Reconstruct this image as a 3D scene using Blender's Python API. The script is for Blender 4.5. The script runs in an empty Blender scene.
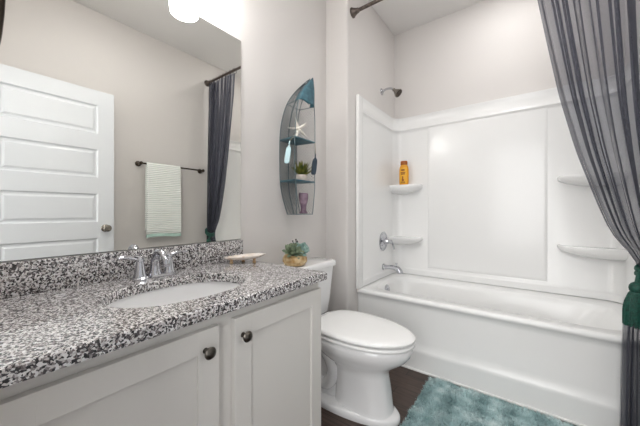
import bpy, bmesh, math, random
from mathutils import Vector, Matrix
random.seed(7)
PI = math.pi
scene = bpy.context.scene
COL = scene.collection

# ------------------------------------------------------------------ camera, world, lights, exposure
cam_d = bpy.data.cameras.new('camera')
cam = bpy.data.objects.new('camera', cam_d); COL.objects.link(cam)
cam.location = (1.241, 0.0, 1.061)
cam.rotation_euler = (PI/2, 0, 0.640)
cam_d.sensor_width = 36.0
cam_d.lens = 280.47/640*36
cam_d.shift_y = -(213-211.68)/640
cam_d.clip_start = 0.02
scene.camera = cam

w = bpy.data.worlds.new('world'); scene.world = w; w.use_nodes = True
w.node_tree.nodes['Background'].inputs[0].default_value = (0.93, 0.96, 1.0, 1)
w.node_tree.nodes['Background'].inputs[1].default_value = 0.5

def area_light(name, loc, rot, sx, sy, power, col=(1, 1, 1)):
    d = bpy.data.lights.new(name, 'AREA'); d.shape = 'RECTANGLE'; d.size = sx; d.size_y = sy
    d.energy = power; d.color = col
    o = bpy.data.objects.new(name, d); COL.objects.link(o); o.location = loc; o.rotation_euler = rot
    return o
# added fill light, unseen behind the camera, shining in through the open doorway
area_light('doorway_fill', (1.2, -1.3, 1.5), (PI/2, 0, 0), 1.5, 2.1, 31, (1.0, 1.0, 1.0))
SHADE_EMIT = 12.0
CEIL_FILL_EMIT = 18.0
DOWN_FILL_EMIT = 44.0

vs = scene.view_settings
scene.display_settings.display_device = 'sRGB'
vs.view_transform = 'Standard'; vs.look = 'None'; vs.exposure = 0.76; vs.gamma = 1.0; vs.use_curve_mapping = False

# ------------------------------------------------------------------ materials
def s2l(c):
    return tuple(((v/255)/12.92 if v/255 <= 0.04045 else ((v/255+0.055)/1.055)**2.4) for v in c)
def mat(name, rgb, rough=0.5, metal=0.0, coat=0.0, bump=None, vary=None, spec=0.5, trans=0.0, emit=None):
    m = bpy.data.materials.new(name); m.use_nodes = True
    nt = m.node_tree; b = nt.nodes['Principled BSDF']
    c = s2l(rgb)
    b.inputs['Base Color'].default_value = (*c, 1)
    b.inputs['Roughness'].default_value = rough; b.inputs['Metallic'].default_value = metal
    b.inputs['Coat Weight'].default_value = coat; b.inputs['Specular IOR Level'].default_value = spec
    b.inputs['Transmission Weight'].default_value = trans
    if emit:
        b.inputs['Emission Color'].default_value = (*s2l(emit[0]), 1); b.inputs['Emission Strength'].default_value = emit[1]
    tc = nt.nodes.new('ShaderNodeTexCoord')
    if vary:     # (scale, second rgb)
        n = nt.nodes.new('ShaderNodeTexNoise'); n.inputs['Scale'].default_value = vary[0]; n.inputs['Detail'].default_value = 4
        r = nt.nodes.new('ShaderNodeMix'); r.data_type = 'RGBA'
        r.inputs[6].default_value = (*c, 1); r.inputs[7].default_value = (*s2l(vary[1]), 1)
        cr = nt.nodes.new('ShaderNodeMapRange'); cr.inputs[1].default_value = 0.35; cr.inputs[2].default_value = 0.65
        nt.links.new(tc.outputs['Object'], n.inputs['Vector']); nt.links.new(n.outputs['Fac'], cr.inputs[0])
        nt.links.new(cr.outputs[0], r.inputs[0]); nt.links.new(r.outputs[2], b.inputs['Base Color'])
    if bump:     # (scale, strength)
        n = nt.nodes.new('ShaderNodeTexNoise'); n.inputs['Scale'].default_value = bump[0]; n.inputs['Detail'].default_value = 3
        bp = nt.nodes.new('ShaderNodeBump'); bp.inputs['Strength'].default_value = bump[1]; bp.inputs['Distance'].default_value = 0.002
        nt.links.new(tc.outputs['Object'], n.inputs['Vector']); nt.links.new(n.outputs['Fac'], bp.inputs['Height'])
        nt.links.new(bp.outputs[0], b.inputs['Normal'])
    return m

M = {}
M['wall'] = mat('painted_wall', (219, 215, 212), 0.75, bump=(220, 0.12))
M['ceiling'] = mat('painted_ceiling', (232, 230, 228), 0.85, bump=(160, 0.15))
M['trim'] = mat('white_trim', (236, 236, 234), 0.35, bump=(60, 0.03))
M['door'] = mat('door_paint', (222, 225, 229), 0.4, bump=(90, 0.05))
M['cab'] = mat('cabinet_paint', (222, 219, 214), 0.42, bump=(90, 0.05))
M['gap'] = mat('cabinet_inside', (90, 84, 76), 0.8, bump=(60, 0.1))
M['acrylic'] = mat('white_acrylic', (239, 239, 238), 0.26, coat=0.15, bump=(9, 0.02))
M['porcelain'] = mat('porcelain', (240, 240, 240), 0.08, coat=0.5, bump=(8, 0.01))
M['seat'] = mat('toilet_seat_plastic', (241, 241, 240), 0.22, bump=(8, 0.01))
M['chrome'] = mat('chrome', (196, 197, 202), 0.05, 1.0, bump=(10, 0.005))
M['nickel'] = mat('brushed_nickel', (150, 144, 136), 0.25, 1.0, bump=(200, 0.05))
M['pewter'] = mat('pewter_knob', (112, 107, 100), 0.28, 1.0, vary=(60, (70, 66, 62)))
M['bronze'] = mat('oiled_bronze', (62, 54, 48), 0.35, 0.9, vary=(50, (90, 80, 72)))
M['mirror'] = mat('mirror_glass', (238, 238, 234), 0.0, 1.0, bump=(1, 0.0))
M['mirroredge'] = mat('mirror_edge', (120, 125, 122), 0.2, 0.5, bump=(20, 0.02))
M['shade'] = mat('lit_glass_shade', (255, 252, 246), 0.3, emit=((255, 254, 252), SHADE_EMIT), bump=(10, 0.01))
M['ceilfill'] = mat('ceiling_fill_glass', (255, 255, 255), 0.3, emit=((255, 254, 253), CEIL_FILL_EMIT), bump=(10, 0.01))
M['downfill'] = mat('downlight_fill_glass', (255, 255, 255), 0.3, emit=((255, 254, 253), DOWN_FILL_EMIT), bump=(10, 0.01))
M['teal'] = mat('teal_paint', (44, 88, 104), 0.5, vary=(40, (70, 118, 132)))
M['wire'] = mat('galvanised_wire', (118, 124, 126), 0.45, 0.3, vary=(90, (72, 80, 82)))
M['framewire'] = mat('frame_wire_paint', (74, 92, 98), 0.5, 0.2, vary=(60, (110, 128, 132)))
M['rodmetal'] = mat('brushed_rod_metal', (118, 108, 102), 0.3, 1.0, vary=(60, (92, 84, 80)))
M['paleblue'] = mat('pale_blue_paint', (196, 222, 226), 0.5, vary=(60, (170, 204, 212)))
M['navy'] = mat('navy_paint', (28, 42, 56), 0.5, vary=(60, (44, 60, 76)))
M['rope'] = mat('jute_string', (150, 140, 120), 0.9, bump=(300, 0.4))
M['starfish'] = mat('bleached_starfish', (240, 236, 228), 0.8, bump=(180, 0.8), vary=(60, (222, 214, 200)))
M['agave'] = mat('agave_leaf', (62, 76, 22), 0.5, vary=(40, (124, 122, 44)))
M['potwhite'] = mat('white_stone_pot', (226, 214, 204), 0.6, vary=(50, (196, 184, 176)))
M['lavender'] = mat('mauve_ceramic', (84, 62, 80), 0.25, vary=(22, (150, 126, 142)))
M['soil'] = mat('potting_soil', (58, 46, 36), 0.95, bump=(120, 1.0))
M['gold'] = mat('gilded_pot', (170, 132, 78), 0.45, 0.25, vary=(34, (222, 200, 158)), bump=(40, 0.5))
M['succ'] = mat('blue_green_leaf', (104, 134, 128), 0.5, vary=(25, (160, 188, 180)))
M['succ2'] = mat('sage_leaf', (78, 98, 78), 0.55, vary=(25, (134, 146, 116)))
M['bud'] = mat('dark_bud', (58, 50, 54), 0.7, bump=(90, 0.3))
M['shell'] = mat('pearl_shell', (238, 222, 206), 0.22, coat=0.4, vary=(22, (246, 238, 232)), bump=(40, 0.2))
M['shellamber'] = mat('amber_shell_foot', (206, 176, 136), 0.35, vary=(50, (180, 132, 80)))
M['bottle'] = mat('orange_bottle', (232, 160, 30), 0.3, bump=(20, 0.02))
M['bottlecap'] = mat('amber_cap', (168, 92, 24), 0.35, bump=(60, 0.1))
M['labelyellow'] = mat('bottle_label', (240, 180, 48), 0.5, bump=(30, 0.02))
M['labelprint'] = mat('bottle_print', (150, 78, 28), 0.6, bump=(30, 0.02))
M['green'] = mat('emerald_tassel', (10, 52, 44), 0.6, vary=(120, (22, 84, 70)), bump=(250, 0.6))
M['caulk'] = mat('tub_base_caulk', (238, 238, 236), 0.5, bump=(40, 0.05))
M['hall'] = mat('hall_paint', (214, 209, 203), 0.8, bump=(100, 0.1))

def granite():
    m = bpy.data.materials.new('speckled_granite'); m.use_nodes = True
    nt = m.node_tree; b = nt.nodes['Principled BSDF']; L = nt.links
    tc = nt.nodes.new('ShaderNodeTexCoord')
    nz = nt.nodes.new('ShaderNodeTexNoise'); nz.inputs['Scale'].default_value = 90; nz.inputs['Detail'].default_value = 3
    mx = nt.nodes.new('ShaderNodeVectorMath'); mx.operation = 'MULTIPLY_ADD'
    mx.inputs[1].default_value = (0.007,)*3
    L.new(tc.outputs['Object'], nz.inputs['Vector']); L.new(nz.outputs['Color'], mx.inputs[0]); L.new(tc.outputs['Object'], mx.inputs[2])
    def vor(scale, stops):
        v = nt.nodes.new('ShaderNodeTexVoronoi'); v.inputs['Scale'].default_value = scale
        L.new(mx.outputs[0], v.inputs['Vector'])
        sp = nt.nodes.new('ShaderNodeSeparateColor'); L.new(v.outputs['Color'], sp.inputs[0])
        r = nt.nodes.new('ShaderNodeValToRGB'); r.color_ramp.interpolation = 'CONSTANT'
        e = r.color_ramp.elements
        e[0].position = 0; e[0].color = (*s2l(stops[0][1]), 1); e[1].position = stops[1][0]; e[1].color = (*s2l(stops[1][1]), 1)
        for p, c in stops[2:]:
            x = e.new(p); x.color = (*s2l(c), 1)
        L.new(sp.outputs[0], r.inputs[0]); return r, sp
    r1, s1 = vor(215, [(0, (28, 26, 28)), (0.19, (76, 72, 74)), (0.36, (142, 136, 136)), (0.52, (204, 201, 200)), (0.70, (230, 229, 229))])
    r2, s2 = vor(340, [(0, (30, 28, 30)), (0.35, (120, 110, 108)), (0.6, (214, 210, 208))])
    mix = nt.nodes.new('ShaderNodeMix'); mix.data_type = 'RGBA'
    gt = nt.nodes.new('ShaderNodeMath'); gt.operation = 'GREATER_THAN'; gt.inputs[1].default_value = 0.72
    L.new(s2.outputs[1], gt.inputs[0]); L.new(gt.outputs[0], mix.inputs[0])
    L.new(r1.outputs[0], mix.inputs[6]); L.new(r2.outputs[0], mix.inputs[7]); L.new(mix.outputs[2], b.inputs['Base Color'])
    b.inputs['Roughness'].default_value = 0.14; b.inputs['Coat Weight'].default_value = 0.35
    return m
M['granite'] = granite()

def wood_floor():
    m = bpy.data.materials.new('dark_plank_floor'); m.use_nodes = True
    nt = m.node_tree; b = nt.nodes['Principled BSDF']; L = nt.links
    tc = nt.nodes.new('ShaderNodeTexCoord')
    br = nt.nodes.new('ShaderNodeTexBrick')
    br.inputs['Scale'].default_value = 1; br.inputs['Brick Width'].default_value = 1.2; br.inputs['Row Height'].default_value = 0.15
    br.inputs['Mortar Size'].default_value = 0.0015; br.inputs['Mortar'].default_value = (*s2l((20, 15, 13)), 1)
    br.inputs['Color1'].default_value = (*s2l((74, 58, 50)), 1); br.inputs['Color2'].default_value = (*s2l((58, 45, 39)), 1)
    L.new(tc.outputs['Object'], br.inputs['Vector'])
    mp = nt.nodes.new('ShaderNodeMapping'); mp.inputs['Scale'].default_value = (3, 45, 3); L.new(tc.outputs['Object'], mp.inputs['Vector'])
    nz = nt.nodes.new('ShaderNodeTexNoise'); nz.inputs['Scale'].default_value = 1.6; nz.inputs['Detail'].default_value = 6; L.new(mp.outputs[0], nz.inputs['Vector'])
    cr = nt.nodes.new('ShaderNodeMapRange'); cr.inputs[1].default_value = .3; cr.inputs[2].default_value = .7; cr.inputs[3].default_value = .55; cr.inputs[4].default_value = 1.5
    L.new(nz.outputs['Fac'], cr.inputs[0])
    mu = nt.nodes.new('ShaderNodeVectorMath'); mu.operation = 'SCALE'; L.new(br.outputs['Color'], mu.inputs[0]); L.new(cr.outputs[0], mu.inputs['Scale'])
    L.new(mu.outputs[0], b.inputs['Base Color']); b.inputs['Roughness'].default_value = 0.38
    return m
M['floor'] = wood_floor()

def sheer():
    m = bpy.data.materials.new('sheer_grey_fabric'); m.use_nodes = True
    nt = m.node_tree; L = nt.links; nt.nodes.remove(nt.nodes['Principled BSDF']); out = nt.nodes['Material Output']
    tc = nt.nodes.new('ShaderNodeTexCoord')
    d = nt.nodes.new('ShaderNodeBsdfDiffuse'); t = nt.nodes.new('ShaderNodeBsdfTranslucent'); tr = nt.nodes.new('ShaderNodeBsdfTransparent')
    tr.inputs[0].default_value = (0.97, 0.97, 1, 1)
    nz = nt.nodes.new('ShaderNodeTexNoise'); nz.inputs['Scale'].default_value = 260
    L.new(tc.outputs['Object'], nz.inputs['Vector'])
    mc = nt.nodes.new('ShaderNodeMix'); mc.data_type = 'RGBA'
    mc.inputs[6].default_value = (*s2l((94, 96, 106)), 1); mc.inputs[7].default_value = (*s2l((114, 116, 127)), 1)
    L.new(nz.outputs['Fac'], mc.inputs[0]); L.new(mc.outputs[2], d.inputs[0]); L.new(mc.outputs[2], t.inputs[0])
    m1 = nt.nodes.new('ShaderNodeMixShader'); m1.inputs[0].default_value = 0.4; L.new(d.outputs[0], m1.inputs[1]); L.new(t.outputs[0], m1.inputs[2])
    lw = nt.nodes.new('ShaderNodeLayerWeight'); lw.inputs['Blend'].default_value = 0.35
    mr = nt.nodes.new('ShaderNodeMapRange'); mr.inputs[1].default_value = 0; mr.inputs[2].default_value = 0.8
    mr.inputs[3].default_value = 0.58; mr.inputs[4].default_value = 0.80
    L.new(lw.outputs['Facing'], mr.inputs[0])
    m2 = nt.nodes.new('ShaderNodeMixShader'); L.new(mr.outputs[0], m2.inputs[0]); L.new(tr.outputs[0], m2.inputs[1]); L.new(m1.outputs[0], m2.inputs[2])
    L.new(m2.outputs[0], out.inputs[0]); return m
M['sheer'] = sheer()

def liner():
    m = bpy.data.materials.new('white_liner_vinyl'); m.use_nodes = True
    nt = m.node_tree; L = nt.links; b = nt.nodes['Principled BSDF']
    b.inputs['Base Color'].default_value = (.85, .85, .84, 1); b.inputs['Roughness'].default_value = .4
    nz = nt.nodes.new('ShaderNodeTexNoise'); nz.inputs['Scale'].default_value = 30
    bp = nt.nodes.new('ShaderNodeBump'); bp.inputs['Strength'].default_value = .1; L.new(nz.outputs[0], bp.inputs['Height']); L.new(bp.outputs[0], b.inputs['Normal'])
    b.inputs['Subsurface Weight'].default_value = 0.0
    return m
M['liner'] = liner()

def towel_mat():
    m = bpy.data.materials.new('striped_towel'); m.use_nodes = True
    nt = m.node_tree; L = nt.links; b = nt.nodes['Principled BSDF']; b.inputs['Roughness'].default_value = .95
    tc = nt.nodes.new('ShaderNodeTexCoord'); sp = nt.nodes.new('ShaderNodeSeparateXYZ'); L.new(tc.outputs['Object'], sp.inputs[0])
    wv = nt.nodes.new('ShaderNodeMath'); wv.operation = 'MULTIPLY'; wv.inputs[1].default_value = 2*PI/0.018; L.new(sp.outputs[2], wv.inputs[0])
    sn = nt.nodes.new('ShaderNodeMath'); sn.operation = 'SINE'; L.new(wv.outputs[0], sn.inputs[0])
    mr = nt.nodes.new('ShaderNodeMapRange'); mr.inputs[1].default_value = -.4; mr.inputs[2].default_value = .5; L.new(sn.outputs[0], mr.inputs[0])
    mc = nt.nodes.new('ShaderNodeMix'); mc.data_type = 'RGBA'
    mc.inputs[6].default_value = (*s2l((232, 239, 234)), 1); mc.inputs[7].default_value = (*s2l((248, 249, 246)), 1)
    L.new(mr.outputs[0], mc.inputs[0]); L.new(mc.outputs[2], b.inputs['Base Color'])
    bp = nt.nodes.new('ShaderNodeBump'); bp.inputs['Strength'].default_value = .7; bp.inputs['Distance'].default_value = .003
    L.new(sn.outputs[0], bp.inputs['Height']); L.new(bp.outputs[0], b.inputs['Normal']); return m
M['towel'] = towel_mat()
M['towelhem'] = mat('mint_hem', (186, 214, 204), 0.95, bump=(300, 0.5))
M['rugbase'] = mat('rug_backing', (86, 122, 124), 0.95, bump=(100, 0.5))

def rug_mat():
    m = bpy.data.materials.new('teal_shag_pile'); m.use_nodes = True
    nt = m.node_tree; L = nt.links; b = nt.nodes['Principled BSDF']; b.inputs['Roughness'].default_value = .9
    b.inputs['Sheen Weight'].default_value = .3
    tc = nt.nodes.new('ShaderNodeTexCoord')
    n1 = nt.nodes.new('ShaderNodeTexNoise'); n1.inputs['Scale'].default_value = 14; n1.inputs['Detail'].default_value = 5; L.new(tc.outputs['Object'], n1.inputs['Vector'])
    r = nt.nodes.new('ShaderNodeValToRGB'); e = r.color_ramp.elements
    e[0].position = .32; e[0].color = (*s2l((148, 182, 184)), 1); e[1].position = .68; e[1].color = (*s2l((224, 240, 240)), 1)
    x = e.new(.5); x.color = (*s2l((184, 212, 213)), 1)
    L.new(n1.outputs['Fac'], r.inputs[0]); L.new(r.outputs[0], b.inputs['Base Color']); return m
M['pile'] = rug_mat()

# ------------------------------------------------------------------ mesh helpers
def bm_new(): return bmesh.new()
def merge(dst, src):
    me = bpy.data.meshes.new('tmp'); src.to_mesh(me); dst.from_mesh(me); bpy.data.meshes.remove(me); src.free()
def box(bm, x0, x1, y0, y1, z0, z1, bev=0.0, seg=2):
    b = bmesh.new(); bmesh.ops.create_cube(b, size=1)
    bmesh.ops.scale(b, vec=(x1-x0, y1-y0, z1-z0), verts=b.verts)
    bmesh.ops.translate(b, vec=((x0+x1)/2, (y0+y1)/2, (z0+z1)/2), verts=b.verts)
    if bev: bmesh.ops.bevel(b, geom=b.edges[:], offset=bev, segments=seg, profile=.5, affect='EDGES')
    merge(bm, b)
def loft(bm, rings, cap0=True, cap1=True, closed=True):
    vr = [[bm.verts.new(p) for p in r] for r in rings]; n = len(rings[0])
    for a, b in zip(vr, vr[1:]):
        for i in range(n if closed else n-1):
            j = (i+1) % n; bm.faces.new((a[i], a[j], b[j], b[i]))
    if cap0 and closed: bm.faces.new(vr[0][::-1])
    if cap1 and closed: bm.faces.new(vr[-1])
def axis_mat(d):
    d = Vector(d).normalized(); return d.to_track_quat('Z', 'Y').to_matrix()
def lathe(bm, prof, origin=(0, 0, 0), axis=(0, 0, 1), n=24, cap=True):
    R = axis_mat(axis); o = Vector(origin); rings = []
    for r, h in prof:
        rings.append([o + R @ Vector((max(r, 1e-4)*math.cos(2*PI*i/n), max(r, 1e-4)*math.sin(2*PI*i/n), h)) for i in range(n)])
    loft(bm, rings, cap, cap)
def spline(pts, k=8):
    P = [Vector(p) for p in pts]; P = [2*P[0]-P[1]]+P+[2*P[-1]-P[-2]]; out = []
    for i in range(1, len(P)-2):
        for j in range(k):
            t = j/k; a, b, c, d = P[i-1:i+3]
            out.append(0.5*((2*b)+(c-a)*t+(2*a-5*b+4*c-d)*t*t+(3*b-a-3*c+d)*t**3))
    out.append(P[-2]); return out
def tube(bm, pts, r, n=10, cap=True):
    pts = [Vector(p) for p in pts]; m = len(pts)
    rr = r if isinstance(r, (list, tuple)) else [r]*m
    if len(rr) != m: rr = [rr[0]+(rr[-1]-rr[0])*i/(m-1) for i in range(m)]
    up = Vector((0, 0, 1)); prev = None; rings = []
    for i, p in enumerate(pts):
        t = (pts[min(i+1, m-1)]-pts[max(i-1, 0)]).normalized()
        if prev is None:
            a = t.cross(up);
            if a.length < 1e-3: a = t.cross(Vector((1, 0, 0)))
        else: a = prev - t*prev.dot(t)
        a.normalize(); prev = a; b = t.cross(a)
        rings.append([p + rr[i]*(a*math.cos(2*PI*k/n)+b*math.sin(2*PI*k/n)) for k in range(n)])
    loft(bm, rings, cap, cap)
def ball(bm, c, r, sx=1, sy=1, sz=1, n=16):
    b = bmesh.new(); bmesh.ops.create_uvsphere(b, u_segments=n, v_segments=max(6, n//2), radius=r)
    bmesh.ops.scale(b, vec=(sx, sy, sz), verts=b.verts); bmesh.ops.translate(b, vec=c, verts=b.verts); merge(bm, b)
def obj(name, bm, m, parent=None, smooth=True, angle=35, sub=0):
    bmesh.ops.recalc_face_normals(bm, faces=bm.faces)
    me = bpy.data.meshes.new(name); bm.to_mesh(me); bm.free()
    me.materials.append(M[m]); o = bpy.data.objects.new(name, me); COL.objects.link(o)
    if smooth:
        me.polygons.foreach_set('use_smooth', [True]*len(me.polygons))
        b2 = bmesh.new(); b2.from_mesh(me)
        for e in b2.edges:
            if len(e.link_faces) == 2 and e.calc_face_angle(0) > math.radians(angle): e.smooth = False
        b2.to_mesh(me); b2.free()
    if sub:
        s = o.modifiers.new('smooth', 'SUBSURF'); s.levels = sub; s.render_levels = sub
    if parent:
        o.parent = parent
        o.matrix_parent_inverse = Matrix.Translation(parent.location).inverted()
    return o
def thing(name, label, cat, loc, group=None):
    o = bpy.data.objects.new(name, None); COL.objects.link(o); o.location = loc; o.empty_display_size = .05
    return tag(o, label, cat, group)
def tag(o, label, cat, group=None):
    o['label'] = label; o['category'] = cat
    if group: o['group'] = group
    return o
def struct(name, bm, m, parent=None, label=None, **k):
    o = obj(name, bm, m, parent, **k)
    if not parent: o['kind'] = 'structure'
    if label: o['label'] = label
    return o
def one(fn, *a, **k):
    bm = bm_new(); fn(bm, *a, **k); return bm

# ------------------------------------------------------------------ dimensions
W = 1.74; CZ = 2.774; SY = 1.745; SX = .191; YB = 2.62; NY = .0
TX0, TX1 = .193, W-.002     # tub alcove
TF = 1.881                  # tub front

# ------------------------------------------------------------------ setting
struct('floor', one(box, -.1, W+.1, -2.4, YB+.1, -.08, 0), 'floor', smooth=False)
struct('ceiling', one(box, -.1, W+.1, NY-.12, YB+.1, CZ, CZ+.08), 'ceiling', smooth=False)
struct('wall_left', one(box, -.1, 0, NY-.12, YB+.1, 0, CZ), 'wall', smooth=False)
struct('wall_right', one(box, W, W+.1, NY-.12, YB+.1, 0, CZ), 'wall', smooth=False)
struct('wall_far', one(box, 0, W, YB, YB+.1, 0, CZ), 'wall', smooth=False)
bm = bm_new(); b2 = bmesh.new(); bmesh.ops.create_cube(b2, size=1)      # plumbing wall with a rounded outside corner
bmesh.ops.scale(b2, vec=(SX, YB-SY, CZ), verts=b2.verts); bmesh.ops.translate(b2, vec=(SX/2, (YB+SY)/2, CZ/2), verts=b2.verts)
es = [e for e in b2.edges if all(abs(v.co.x-SX) < 1e-4 and abs(v.co.y-SY) < 1e-4 for v in e.verts)]
bmesh.ops.bevel(b2, geom=es, offset=.018, segments=6, profile=.5, affect='EDGES'); merge(bm, b2)
struct('wall_plumbing', bm, 'wall', angle=50)
DX0, DX1 = .80, 1.60
bm = bm_new(); box(bm, 0, DX0, NY-.12, NY, 0, CZ); box(bm, DX1, W, NY-.12, NY, 0, CZ); box(bm, DX0, DX1, NY-.12, NY, 2.06, CZ)
struct('wall_near', bm, 'wall', smooth=False)
bm = bm_new()
box(bm, DX0-.07, DX0, NY, NY+.016, 0, 2.13, .003); box(bm, DX1, DX1+.07, NY, NY+.016, 0, 2.13, .003); box(bm, DX0-.001, DX1+.001, NY, NY+.016, 2.06, 2.13, .003)
struct('trim_1', bm, 'trim', label='white casing around the open doorway')
struct('baseboard_left', one(box, 0, .014, .96, SY, 0, .10, .003), 'trim')
struct('baseboard_plumbing', one(box, .014, SX+.014, SY-.014, SY, 0, .10, .003), 'trim')
struct('baseboard_right', one(box, W-.014, W, NY+.02, TF-.03, 0, .10, .003), 'trim')

# door leaf, five panels, standing open against the right wall
def door():
    y0, y1, x0, x1, H = .10, .862, 1.585, 1.620, 2.045
    ty0, ty1 = y0+.11, y1-.11
    bm = bm_new()
    box(bm, x0, x1, y0, ty0, .01, H, .002); box(bm, x0, x1, ty1, y1, .01, H, .002)
    tops = [1.925-.36*i for i in range(5)]
    zs = [H]
    for t in tops: zs += [t, t-.225]
    zs.append(.01)
    for i in range(0, len(zs), 2): box(bm, x0+.0002, x1-.0002, ty0-.002, ty1+.002, zs[i+1], zs[i], .002)
    for t in tops:
        z1, z0 = t, t-.225
        loft(bm, [[(x0+d, ty0+i, z0+i), (x0+d, ty1-i, z0+i), (x0+d, ty1-i, z1-i), (x0+d, ty0+i, z1-i)] for d, i in ((.002, 0), (.012, .008), (.012, .02), (.005, .034))], False, True)
        box(bm, x0+.014, x1-.004, ty0, ty1, z0, z1)
    d = struct('door_1', bm, 'door', angle=20)
    bm = bm_new()
    lathe(bm, [(.031, 0), (.031, -.004), (.026, -.009), (.012, -.012), (.010, -.030), (.018, -.036), (.027, -.046), (.028, -.056), (.022, -.066), (.008, -.071)], (x0, .802, .925), (1, 0, 0))
    obj('door_knob', bm, 'nickel', d)
    for z in (.25, 1.05, 1.83):
        bm = bm_new(); lathe(bm, [(.007, 0), (.007, .09)], (x0-.004, y0-.004, z), n=12); box(bm, x0, x1, y0-.003, y0, z, z+.09)
        obj('hinge', bm, 'nickel', d)
door()

# hall behind the camera: only what closes the view through the doorway
struct('wall_hall', one(box, -.1, W+.1, -2.4, -2.3, 0, CZ), 'hall', smooth=False)

# ------------------------------------------------------------------ vanity
CZT = .81     # counter top
def vanity():
    t = thing('vanity_cabinet', 'pale greige vanity cabinet with shaker doors under the speckled granite top', 'cabinet', (.27, .51, 0))
    x1 = .53; y0, y1 = NY+.003, .945
    bm = bm_new()
    box(bm, .003, x1-.02, y0, y0+.018, .10, .778); box(bm, .003, x1-.02, y1-.018, y1, .0, .778)
    box(bm, .003, .015, y0, y1, .10, .778); box(bm, .003, x1-.02, y0, y1, .10, .118)
    box(bm, x1-.02, x1, y0, y1, .10, .135, .001); box(bm, x1-.02, x1, y0, y1, .728, .778, .001)
    for a, b in ((y0, y0+.03), (.435, .535), (y1-.03, y1)): box(bm, x1-.0205, x1-.0003, a, b, .10, .778, .001)
    obj('body', bm, 'cab', t)
    obj('toe_kick', one(box, .44, .455, y0, y1-.018, 0, .10), 'cab', t)
    def dr(a, b, ky):
        z0, z1 = .12, .745; X0, X1 = x1, x1+.019; s = .062
        bm = bm_new()
        box(bm, X0, X1, a, a+s, z0, z1, .0015); box(bm, X0, X1, b-s, b, z0, z1, .0015)
        box(bm, X0, X1-.0001, a+s-.001, b-s+.001, z0, z0+s, .0015); box(bm, X0, X1-.0001, a+s-.001, b-s+.001, z1-s, z1, .0015)
        box(bm, X0+.002, X1-.008, a+s-.004, b-s+.004, z0+s-.004, z1-s+.004)
        d = obj('door', bm, 'cab', t, angle=20)
        bm = bm_new()
        lathe(bm, [(.008, 0), (.007, .006), (.0055, .012), (.008, .017), (.0155, .020), (.0165, .024), (.013, .029), (.005, .032)], (X1, ky, .690), (1, 0, 0))
        obj('knob', bm, 'pewter', d)
    dr(.035, .460, .418); dr(.511, .938, .540)
vanity()

SC = (.315, .475)     # sink centre
def sink_ring(a, b, z, n=64, off=0, p=2.25):
    out = []
    for i in range(n):
        th = 2*PI*i/n; c, s = math.cos(th), math.sin(th)
        out.append((SC[0]+a*math.copysign(abs(c)**(2/p), c), SC[1]+b*math.copysign(abs(s)**(2/p), s), z))
    return out
def rect_ring(x0, x1, y0, y1, z, n=64):
    out = []
    for i in range(n):      # radial projection so the ring lines up with sink_ring
        th = 2*PI*i/n; c, s = math.cos(th), math.sin(th); k = 1e9
        if c > 1e-9: k = min(k, (x1-SC[0])/c)
        if c < -1e-9: k = min(k, (x0-SC[0])/c)
        if s > 1e-9: k = min(k, (y1-SC[1])/s)
        if s < -1e-9: k = min(k, (y0-SC[1])/s)
        out.append([SC[0]+k*c, SC[1]+k*s, z])
    for cx in (x0, x1):     # snap nearest point to each corner
        for cy in (y0, y1):
            j = min(range(n), key=lambda q: (out[q][0]-cx)**2+(out[q][1]-cy)**2); out[j] = [cx, cy, z]
    return out
def counter():
    t = thing('countertop', 'black white and grey speckled granite countertop with backsplash on the vanity', 'countertop', (.28, .5, .78))
    x0, x1, y0, y1 = .002, .566, NY+.001, .957
    SA, SB = .157, .213
    z0, z1 = .7785, CZT; e = .004
    bm = bm_new()
    loft(bm, [rect_ring(x0, x1, y0, y1, z0), rect_ring(x0, x1, y0, y1, z1-e), rect_ring(x0+e, x1-e, y0+e, y1-e, z1),
              sink_ring(SA+.003, SB+.003, z1), sink_ring(SA, SB, z1-.003), sink_ring(SA, SB, z0), rect_ring(x0, x1, y0, y1, z0)], False, False)
    bmesh.ops.remove_doubles(bm, verts=bm.verts, dist=1e-5)
    obj('slab', bm, 'granite', t, angle=30)
    obj('backsplash', one(box, .002, .022, y0, y1-.004, z1, z1+.1015, .002), 'granite', t)
    s = thing('sink', 'white oval undermount sink bowl set in the granite countertop', 'sink', (SC[0], SC[1], .62))
    bm = bm_new()
    prof = [(1.10, .777), (1.10, .7775), (1.035, .7778), (1.02, .770), (.985, .735), (.92, .69), (.78, .655), (.5, .638), (.14, .632)]
    outer = [(.16, .622), (.52, .626), (.82, .642), (.97, .68), (1.03, .73), (1.10, .770)]
    loft(bm, [sink_ring(SA*k, SB*k, z) for k, z in prof[1:]] , False, False)
    loft(bm, [sink_ring(SA*k, SB*k, z) for k, z in outer]+[sink_ring(SA*1.10, SB*1.10, .7775)], False, False)
    loft(bm, [sink_ring(SA*.14, SB*.14, .632), sink_ring(SA*.16, SB*.16, .622)], False, False)
    obj('basin', bm, 'porcelain', s)
    bm = bm_new(); lathe(bm, [(.026, .0), (.026, .003), (.02, .004), (.018, .001), (.004, .001)], (SC[0], SC[1], .6325)); obj('drain', bm, 'chrome', s)
counter()

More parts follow.
